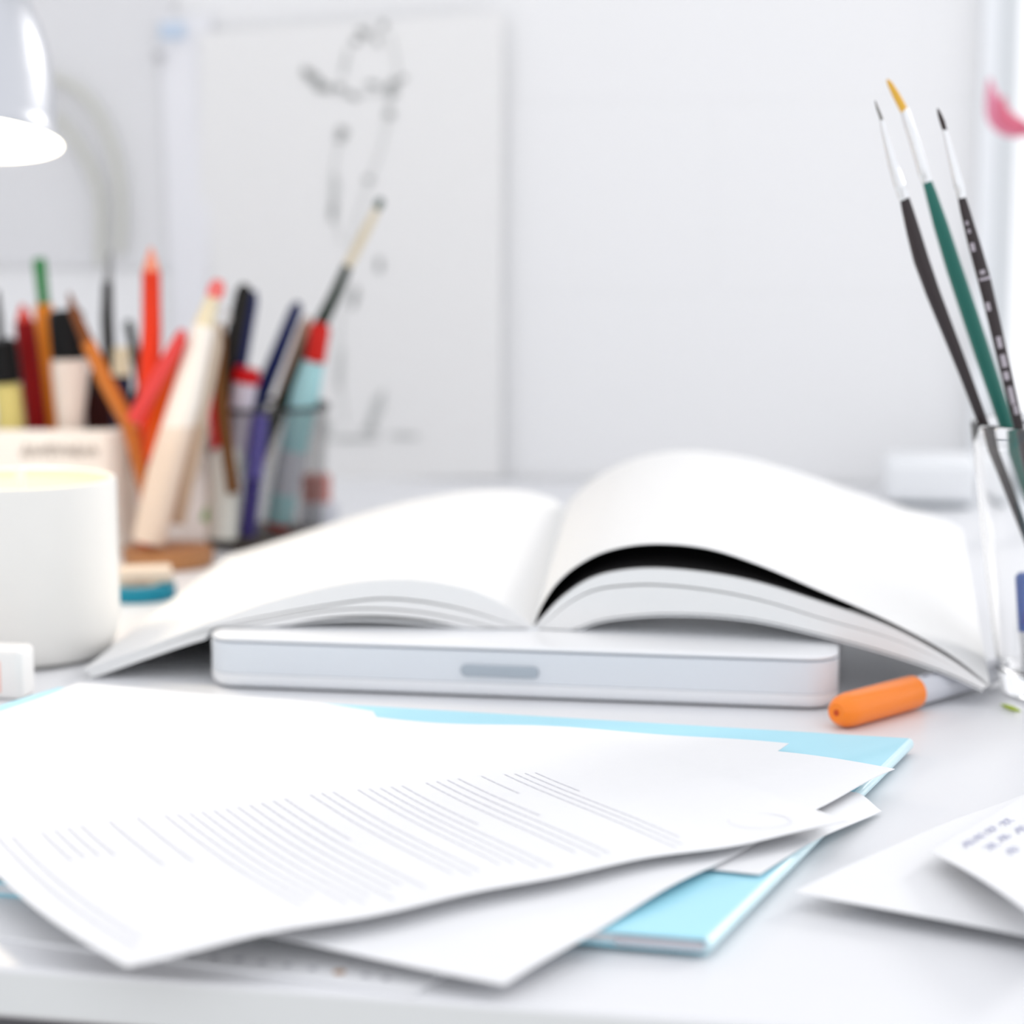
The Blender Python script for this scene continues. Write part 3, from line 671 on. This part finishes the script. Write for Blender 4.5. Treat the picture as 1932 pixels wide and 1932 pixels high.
stick('ballpoint_pen', 'slim black pen with a grey metal point standing upright in the pot', 'pen', G1, 1.585, [
    ('point', K('grey_metal', 150, 150, 150, 0.3, metal=0.6), [(208, 474, 5), (206, 500, 11), (204, 534, 13)]), ('barrel', K('black_brown', 26, 20, 16), [(203, 532, 15), (202, 600, 19), (206, 680, 20), (212, 790, 20)])], foot=(216, 900))
stick('lip_balm', 'short navy stick with a cream top near the red pencil', 'marker pen', G1, 1.545, [
    ('cap', cream, [(229, 655, 26), (229, 708, 30)]), ('barrel', K('deep_navy', 30, 34, 60), [(230, 709, 30), (228, 790, 30)])], foot=(226, 900))
stick('ballpoint_pen', 'short black pen leaning left between cream cap and red pencil', 'pen', G1, 1.585, [('barrel', K('green_black', 14, 26, 20), [(241, 604, 8), (243, 612, 14), (262, 700, 16), (266, 730, 16)])], foot=(240, 790))
stick('marker_pen', 'stubby dark brown marker low in the pot behind the brown pencil', 'marker pen', G1, 1.58, [
    ('cap', K('dark_brown', 52, 36, 32), [(180, 700, 40), (182, 740, 44)]), ('barrel', K('brown_black', 60, 20, 18), [(182, 741, 44), (188, 790, 44)])], foot=(190, 880))
# brown tinted cup
stick('pencil', 'bare wood coloured pencil leaning left over the pot rim', 'pencil', G2, 1.47, [
    ('tip', K('dark_wood', 116, 66, 32), [(130, 552, 4), (139, 585, 16), (165, 645, 20)]), ('shaft', K('wood_brown', 190, 112, 48), [(165, 645, 22), (200, 720, 25), (243, 800, 25)])], foot=(300, 1010), hexa=True)
stick('pencil', 'thick orange red pencil pointing straight up, tallest in its cup', 'pencil', G2, 1.475, [
    ('tip', K('peach_wood', 240, 150, 120), [(285, 466, 4), (285, 512, 28)]), ('shaft', K('vermilion', 222, 56, 24), [(285, 512, 28), (286, 620, 30), (282, 720, 36), (282, 790, 34)])], foot=(285, 1030), hexa=True)
stick('pencil', 'pinkish red pencil crossing in front of the orange red one', 'pencil', G2, 1.445, [
    ('shaft', K('pinkish_red', 208, 66, 64), [(345, 622, 10), (338, 645, 22), (290, 728, 25), (258, 782, 25)])], foot=(252, 795), hexa=True)
stick('marker_pen', 'bright orange pen behind the long white stick', 'marker pen', G2, 1.465, [
    ('barrel', K('bright_orange', 224, 84, 6), [(352, 640, 10), (345, 664, 28), (318, 745, 34), (300, 805, 34)])], foot=(296, 860))
wr = stick('marker_pen', 'long white marker with a pink tip leaning right, front of the brown tinted cup', 'marker pen', G2, 1.46, [
    ('tip', K('pink_tip', 232, 116, 112), [(414, 528, 12), (410, 540, 26), (404, 560, 26)]),
    ('neck', cream, [(402, 558, 20), (392, 590, 26), (384, 615, 30)]), ('barrel', wht, [(384, 614, 34), (350, 750, 46), (310, 890, 52)])], foot=(280, 1022), Db=1.455)
stick('wooden_stick', 'greyish beige stick beside the long white marker', 'stick', G2, 1.485, [('shaft', K('grey_beige', 205, 190, 172), [(408, 610, 14), (402, 650, 26), (372, 790, 32)])], foot=(330, 985))
# ring topped tool between the cups
rt_ = stick('brush_tool', 'brown handled tool with a silver ring on top, between the two clear cups', 'tool', G3, 1.52, [('handle', K('umber', 110, 70, 30), [(419, 612, 8), (415, 640, 18), (412, 700, 20), (420, 780, 20)])], foot=(440, 930))
rp = PD(419, 597, 1.52); vs, fs = [], []
ring = [rp + Vector((0.0055 * math.cos(2 * math.pi * k / 24), 0, 0.0055 * math.sin(2 * math.pi * k / 24))) for k in range(25)]
tube('ring', ring, [0.0011] * 25, K('silver', 215, 212, 208, 0.25, metal=0.8), rt_, n=10)
stick('marker_pen', 'crimson pen just right of the long white marker', 'marker pen', G3, 1.53, [('barrel', K('crimson', 206, 20, 40), [(402, 634, 18), (396, 690, 26), (410, 790, 26)])], foot=(425, 930))
stick('ballpoint_pen', 'black pen leaning right, paired with a navy one', 'pen', G3, 1.545, [('barrel', K('soft_black', 30, 28, 26), [(464, 536, 12), (460, 548, 24), (432, 680, 28), (420, 770, 28)])], foot=(408, 860))
stick('ballpoint_pen', 'navy pen close beside the black leaning pen', 'pen', G3, 1.56, [('barrel', navy, [(478, 548, 10), (475, 566, 20), (452, 680, 26), (436, 770, 26)])], foot=(418, 880))
stick('ballpoint_pen', 'slim navy pen leaning right towards the long brush', 'pen', G3, 1.59, [('barrel', K('ink_navy', 20, 30, 82), [(563, 570, 10), (558, 584, 20), (520, 680, 24), (485, 765, 26)])], foot=(438, 880))
stick('pencil', 'pale brown pencil between the slim navy pen and the long brush', 'pencil', G3, 1.60, [('shaft', K('tan', 176, 136, 112), [(582, 598, 8), (575, 620, 18), (535, 740, 20)])], foot=(490, 870), hexa=True)
stick('marker_pen', 'short white marker with a red cap between two navy pens', 'marker pen', G3, 1.535, [
    ('cap', redm, [(468, 694, 38), (463, 722, 42)]), ('barrel', K('lilac_white', 206, 198, 210), [(463, 723, 38), (455, 770, 36)])], foot=(440, 870))
stick('paintbrush', 'long paintbrush with dark tip and cream ferrule reaching far above the rest', 'brush', G3, 1.575, [
    ('bristles', K('grey_green', 60, 84, 76), [(720, 374, 6), (717, 381, 14), (711, 394, 12)]), ('ferrule', K('pale_gold', 214, 202, 176), [(712, 392, 11), (688, 440, 15), (656, 502, 15)]),
    ('handle', K('dark_green', 34, 48, 38), [(656, 501, 15), (630, 560, 18), (590, 640, 24), (548, 730, 22)])], foot=(470, 900))
stick('marker_pen', 'light blue marker with red cap and red foot, rightmost in the smoky cup', 'marker pen', G3, 1.566, [
    ('cap', K('brick_red', 196, 34, 26), [(606, 610, 22), (604, 618, 32), (594, 682, 32)]), ('barrel', K('light_aqua', 164, 208, 212), [(592, 683, 34), (577, 740, 44), (553, 850, 42)]),
    ('sleeve', K('pale_grey', 196, 198, 206), [(553, 851, 43), (536, 930, 42)]), ('lower_barrel', K('light_aqua', 164, 208, 212), [(536, 931, 42), (526, 985, 40)]), ('foot', K('brick_red', 196, 34, 26), [(526, 986, 40), (524, 998, 36)])])
stick('ballpoint_pen', 'violet blue pen low inside the smoky cup', 'pen', G3, 1.535, [('barrel', K('violet', 104, 96, 184), [(492, 782, 22), (489, 800, 28), (478, 900, 28)]), ('grip', K('indigo', 60, 52, 140), [(478, 901, 26), (466, 1010, 26)])])
stick('marker_pen', 'green pen slanting behind the white one in the smoky cup', 'marker pen', G3, 1.555, [('barrel', K('light_green', 96, 196, 96), [(456, 838, 12), (452, 856, 26), (420, 930, 28)])], foot=(394, 985))
stick('marker_pen', 'white pen low at the left of the smoky cup', 'marker pen', G3, 1.53, [('barrel', K('off_white', 214, 214, 206), [(432, 838, 30), (430, 852, 46), (424, 920, 48)])], foot=(420, 1014))

# teal tape, small bottle, white box
tp_ = PZ(268, 1128); tx, ty = tp_.x - 0.002, tp_.y
tape = thing('tape_roll', 'teal roll of tape with a cream core between candle and book', 'tape', (tx, ty, 0))
lathe('tape', [(0.014, 0.0005), (0.023, 0.0005), (0.0235, 0.001), (0.0235, 0.009), (0.023, 0.0095), (0.014, 0.0095)], (tx, ty, 0), K('teal', 30, 130, 155, 0.35), tape, closed=True)
lathe('core', [(0.012, 0.0005), (0.0138, 0.0005), (0.0138, 0.0098), (0.012, 0.0098)], (tx, ty, 0), K('core_cream', 222, 204, 184, 0.6), tape, closed=True)
er2 = rbox('eraser', (tx + 0.004, ty + 0.004, 0.0098), 0.034, 0.020, bevel_layers(0.010, 0.002), 0.003, K('worn_cream', 226, 208, 190, 0.7), None, u=Vector((0.97, 0.2, 0)), v=Vector((-0.2, 0.97, 0)))
tag(er2, 'cream eraser resting on the teal tape', 'eraser')
bt = PD(598, 985, 1.64); jar = thing('paint_jar', 'small white jar with a faded red lid right of the light blue marker', 'jar', (bt.x, 1.66, 0))
jt = PD(598, 945, 1.66).z
lathe('body', [(0.0001, 0.0005), (0.014, 0.0005), (0.0155, 0.004), (0.0155, jt - 0.003), (0.011, jt)], (bt.x, 1.66, 0), K('jar_white', 205, 206, 212, 0.4), jar)
jl = PD(588, 895, 1.66).z
lathe('lid', [(0.0115, jt), (0.0118, jl - 0.002), (0.0105, jl), (0.0001, jl)], (bt.x - 0.002, 1.66, 0), K('faded_red', 196, 132, 124, 0.5), jar)
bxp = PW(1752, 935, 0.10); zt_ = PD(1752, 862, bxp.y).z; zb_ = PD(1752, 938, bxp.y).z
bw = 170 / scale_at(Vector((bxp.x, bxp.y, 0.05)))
stbox = thing('storage_box', 'white box at the wall over a grey block for its shadow, behind the raised page', 'box', (bxp.x, bxp.y, 0))
rbox('box', (bxp.x, bxp.y, 0), bw, 0.08, bevel_layers(zt_ - zb_, 0.006, zb_), 0.008, K('box_white', 236, 238, 240, 0.5), stbox)
rbox('shadow_block', (bxp.x + 0.006, bxp.y + 0.004, 0), bw - 0.02, 0.07, [(0.0005, 0), (zb_, 0)], 0.006, K('shadow_grey', 150, 160, 168, 0.5), stbox)  # grey block painted as the shadow under the white box

# ------------------------------------------------------------------ things on the wall
def wall_sheet(name, label, quad, off, m, cat='paper', curl=None, parent=None):
    q = [PW(x, y, off) for x, y in quad]   # tl, tr, br, bl
    def fn(u, v):
        p = (q[3] * (1 - u) + q[2] * u) * (1 - v) + (q[0] * (1 - u) + q[1] * u) * v
        return p - V * (curl(u, v) if curl else 0)
    o = slab_surface(name, fn, 24, 24, 0.0005, m, parent, down=V)
    if label: tag(o, label, cat)
    return o
draw_m = mat('drawing_paper', (0.84, 0.835, 0.825), 0.75, noise=0.01)
grey_p = mat('pale_grey_paper', (0.76, 0.76, 0.77), 0.75, noise=0.01)
lav_p = mat('cool_white_paper', (0.84, 0.84, 0.865), 0.7, noise=0.01)
wall_sheet('wall_paper_sheet', 'large plain grey sheet on the wall behind lamp and pencils', [(-120, -60), (330, -60), (320, 505), (-120, 500)], 0.004, grey_p)
wall_sheet('tracing_paper', 'narrow cool white strip of paper hanging left of the plant drawing', [(300, 30), (400, 26), (395, 800), (325, 640)], 0.007, lav_p, curl=lambda u, v: 0.010 * u * (1 - v))
dr = thing('plant_drawing', 'large sheet with a grey ink drawing of a flowering plant on the wall', 'drawing', PW(650, 880, 0.01))
wall_sheet('sheet', None, [(376, 62), (950, 20), (945, 902), (380, 902)], 0.011, draw_m, parent=dr, curl=lambda u, v: 0.003 * math.sin(math.pi * u))
ink = mat('drawing_ink', (0.33, 0.34, 0.33), 0.8, noise=0.1); inkl = mat('drawing_wash', (0.56, 0.57, 0.56), 0.8, noise=0.1)
vs, fs = [], []; vs2, fs2 = [], []
def blob(x, y, rx, ry, A=vs, B=fs, rot=0.0, n=14):
    base = len(A); o_ = 0.0155
    for lay in (0, 0.0004):
        for k in range(n):
            a = 2 * math.pi * k / n; r = 1 + 0.25 * math.sin(3 * a + x) * math.cos(2 * a + y)
            dx, dy = rx * r * math.cos(a), ry * r * math.sin(a)
            A.append(PW(x + dx * math.cos(rot) - dy * math.sin(rot), y + dx * math.sin(rot) + dy * math.cos(rot), o_ - lay))
    B.append(tuple(base + k for k in range(n))); B.append(tuple(base + n + k for k in range(n)))
    for k in range(n): B.append((base + k, base + (k + 1) % n, base + n + (k + 1) % n, base + n + k))
for q in ((688, 62, 14, 8, .4), (670, 78, 8, 7, 0), (722, 48, 7, 8, 0), (712, 78, 9, 5, 1), (590, 145, 20, 9, .5), (607, 165, 18, 9, .2), (578, 135, 10, 5, .8), (642, 165, 10, 6, .3), (665, 180, 12, 6, .4),
          (742, 160, 14, 8, -.6), (738, 178, 11, 6, -.3), (760, 148, 6, 5, 0), (705, 160, 14, 5, .2), (735, 216, 9, 9, 0), (645, 248, 11, 9, .3), (640, 262, 9, 5, .1), (695, 340, 9, 6, .2), (628, 395, 6, 22, .1), (715, 500, 6, 14, 0), (668, 560, 6, 22, .2)):
    vs, fs = [], []; blob(q[0], q[1], q[2], q[3], vs, fs, q[4]); link('ink_blossom', vs, fs, ink, dr)
for q in ((710, 775, 10, 38, .35), (697, 810, 16, 8, .1), (616, 805, 9, 20, 0), (640, 700, 6, 40, .1), (760, 822, 30, 5, 0.05), (660, 828, 50, 5, 0), (632, 350, 7, 26, 0), (650, 120, 4, 30, .2)):
    blob(q[0], q[1], q[2], q[3], vs2, fs2, q[4])

for path in (((735, 60), (742, 90), (750, 130), (735, 190), (728, 240), (712, 300), (690, 360), (670, 430), (655, 520), (640, 640), (650, 800)), ((645, 250), (632, 300), (626, 380), (645, 460)), ((600, 160), (660, 180), (705, 175), (742, 170))):
    P = [PW(x, y, 0.0155) for x, y in path]; P = [crom(P, t / 40) for t in range(41)]
    tube_data(P, [0.0006] * 41, 6, True, 1.0, vs2, fs2)
link('ink_stem', vs2, fs2, inkl, dr)
tq = PW(325, 58, 0.012); tg = box('tape_strip', (-0.012, -0.0006, -0.007), (0.012, 0.0, 0.007), mat('pale_blue_tape', srgb(196, 212, 230), 0.5), u=U, v=V, o=tq)
tag(tg, 'small pale blue tape strip holding paper to the wall', 'tape')
vs, fs = [], []; blob(300, 105, 12, 10, vs, fs, 0.3); kn = link('wall_hook', vs, fs, K('hook_grey', 188, 188, 190)); tag(kn, 'small grey hook on the wall under the blue tape', 'hook')

# pink flower in front of the window edge
FD = 1.62
fc0 = PD(1948, 205, FD); fl_ = thing('pink_flower', 'deep pink flower with curled petals by the window at the top right', 'flower', PD(1960, 400, FD))
pk = K('petal_pink', 224, 140, 164, 0.5); pk2 = K('petal_deep_pink', 216, 112, 134, 0.5)
def petal(pts, wds, m, dy=0.0, name='petal'):
    P = [PD(x, y, FD + dy) for x, y in pts]; P = [crom(P, t / 16) for t in range(17)]
    Wd = [crom([Vector((w_, 0, 0)) for w_ in wds], t / 16).x / 2 / scale_at(P[0]) for t in range(17)]
    vs, fs = [], []; x0 = None
    for i, p in enumerate(P):
        d = (P[min(i + 1, 16)] - P[max(i - 1, 0)]).normalized(); s_ = d.cross(Vector((0, 1, 0))).normalized()
        for l in (0, 1):
            for k in range(7):
                t = k / 6 * 2 - 1; vs.append(p + s_ * t * max(Wd[i], 0.0003) + Vector((0, 0.004 * t * t + l * 0.0006, 0)))
    for i in range(16):
        for k in range(6):
            a = i * 14 + k; fs.append((a, a + 1, a + 15, a + 14)); a += 7; fs.append((a, a + 14, a + 15, a + 1))
        a = i * 14; fs.append((a, a + 14, a + 21, a + 7)); a += 6; fs.append((a, a + 7, a + 21, a + 14))
    fs.append((0, 1, 2, 3, 4, 5, 6, 13, 12, 11, 10, 9, 8, 7)); fs.append(tuple(224 + k for k in (0, 1, 2, 3, 4, 5, 6, 13, 12, 11, 10, 9, 8, 7)))
    return link(name, vs, fs, m, fl_)
petal([(1869, 148), (1874, 180), (1886, 215), (1908, 238), (1950, 250)], [6, 24, 46, 40, 16], pk)
petal([(1896, 182), (1892, 202), (1900, 225), (1930, 240), (1958, 245)], [6, 24, 34, 30, 10], pk2, -0.003)
petal([(1990, 140), (1975, 180), (1968, 215), (1960, 245)], [4, 24, 34, 12], pk, 0.006)
petal([(2030, 190), (2000, 215), (1975, 238), (1958, 250)], [4, 26, 30, 12], pk2, 0.002)
petal([(1938, 232), (1945, 240), (1952, 248), (1958, 256)], [4, 14, 16, 8], pk, -0.006)
tube('stem', [PD(1956, 250, FD), PD(1962, 450, FD), PD(1975, 700, FD), Vector((PD(1990, 900, FD).x, FD, 0.004))], [0.0016] * 4, K('stem_green', 96, 130, 70), fl_, n=10)
lathe('heart', [(0.0001, -0.004), (0.006, -0.002), (0.007, 0.003), (0.003, 0.007), (0.0001, 0.008)], PD(1958, 250, FD), pk2, fl_, n=20)
vz = Vector((PD(1990, 900, FD).x, FD, 0)); vase = thing('small_vase', 'slim white vase holding the pink flower at the right', 'vase', vz)
lathe('body', [(0.0001, 0.0005), (0.016, 0.0005), (0.018, 0.01), (0.014, 0.04), (0.008, 0.06), (0.009, 0.066), (0.007, 0.066), (0.006, 0.058), (0.012, 0.038), (0.015, 0.010), (0.0001, 0.0035)], vz, cer, vase)

# ------------------------------------------------------------------ desk lamp
LD = 1.24
rc = PD(-72, 262, LD); rr_ = 190 / scale_at(rc)
lamp = thing('desk_lamp', 'chrome dome desk lamp, switched on, at the top left', 'lamp', (rc.x - 0.10, LD + 0.20, 0))
ax = Vector((0.03, 0.22, 1.0)).normalized()
chrome = mat('brushed_chrome', (0.56, 0.57, 0.60), 0.36, metal=1.0)
inner = mat('shade_inside_white', (0.95, 0.93, 0.86), 0.6, emit=((1.0, 0.95, 0.82), 1.2))
prof_o = [(rr_, 0.0), (rr_ * 0.925, 0.007), (rr_ * 0.92, 0.012), (rr_ * 0.90, 0.030), (rr_ * 0.84, 0.050), (rr_ * 0.74, 0.068), (rr_ * 0.60, 0.084), (rr_ * 0.42, 0.096), (rr_ * 0.2, 0.103), (0.0001, 0.105)]
lathe('shade', prof_o, rc, chrome, lamp, axis=ax, n=96)
# open the underside of the shade: remove the closing disc, then line it
sh = lamp.children[-1]
bm = bmesh.new(); bm.from_mesh(sh.data); big = [f for f in bm.faces if len(f.verts) > 20]; bmesh.ops.delete(bm, geom=big, context='FACES_ONLY'); bm.to_mesh(sh.data); bm.free()
lathe('shade_lining', [(r * 0.985, z + 0.0) for r, z in prof_o[:-1]] + [(0.0001, 0.1035)], rc, inner, lamp, axis=ax, n=96)
sh = lamp.children[-1]
bm = bmesh.new(); bm.from_mesh(sh.data); big = [f for f in bm.faces if len(f.verts) > 20]; bmesh.ops.delete(bm, geom=big, context='FACES_ONLY'); bm.to_mesh(sh.data); bm.free()
bulb_c = rc + ax * 0.035
lathe('bulb', [(0.0001, -0.018), (0.010, -0.015), (0.016, -0.006), (0.017, 0.004), (0.013, 0.016), (0.009, 0.026), (0.009, 0.045), (0.0001, 0.045)], bulb_c, mat('bulb_glow', (1, 0.9, 0.7), 0.4, emit=((1.0, 0.93, 0.78), 9.0)), lamp, axis=ax, n=32)
arm = mat('pale_grey_arm', (0.60, 0.60, 0.58), 0.4)
lb = Vector((rc.x - 0.10, LD + 0.20, 0))
A_ = [PD(-60, 80, LD + 0.06), PD(-150, 60, LD + 0.10), PD(-260, 200, LD + 0.16), lb + Vector((-0.02, 0, 0.15)), lb + Vector((0, 0, 0.02))]
A_[0] = rc + ax * 0.1035
tube('arm', [crom(A_, t / 30) for t in range(31)], [0.005] * 31, arm, lamp, n=16)
lathe('base', [(0.0001, 0.0005), (0.055, 0.0005), (0.056, 0.006), (0.050, 0.014), (0.012, 0.02), (0.0001, 0.021)], lb, chrome, lamp, n=64)
pl_ = bpy.data.lights.new('lamp_bulb_light', 'SPOT'); plo = bpy.data.objects.new('lamp_bulb_light', pl_); C.objects.link(plo)
pl_.energy = 1.1; pl_.color = (1.0, 0.84, 0.62); pl_.shadow_soft_size = 0.03; pl_.spot_size = math.radians(172); pl_.spot_blend = 0.3
plo.location = rc + ax * 0.012; plo.rotation_euler = ax.to_track_quat('Z', 'Y').to_euler()
# pale cables looping down the wall beside the lamp
cab = K('cable_grey', 208, 208, 200, 0.6)
for lab, path in (('outer pale cable loop curving down the wall beside the lamp', ((40, 130), (105, 148), (150, 172), (185, 215), (215, 290), (228, 380), (225, 480))),
                  ('inner pale cable loop curving down the wall under the lamp shade', ((60, 200), (110, 225), (140, 262), (170, 315), (188, 370), (190, 440), (188, 500)))):
    P = [PW(x, y, 0.014) for x, y in path]; P = [crom(P, t / 40) for t in range(41)]
    o = tube('wall_cable', P, [0.0042] * 41, cab, None, n=10); tag(o, lab, 'cable', 'cables on the wall')
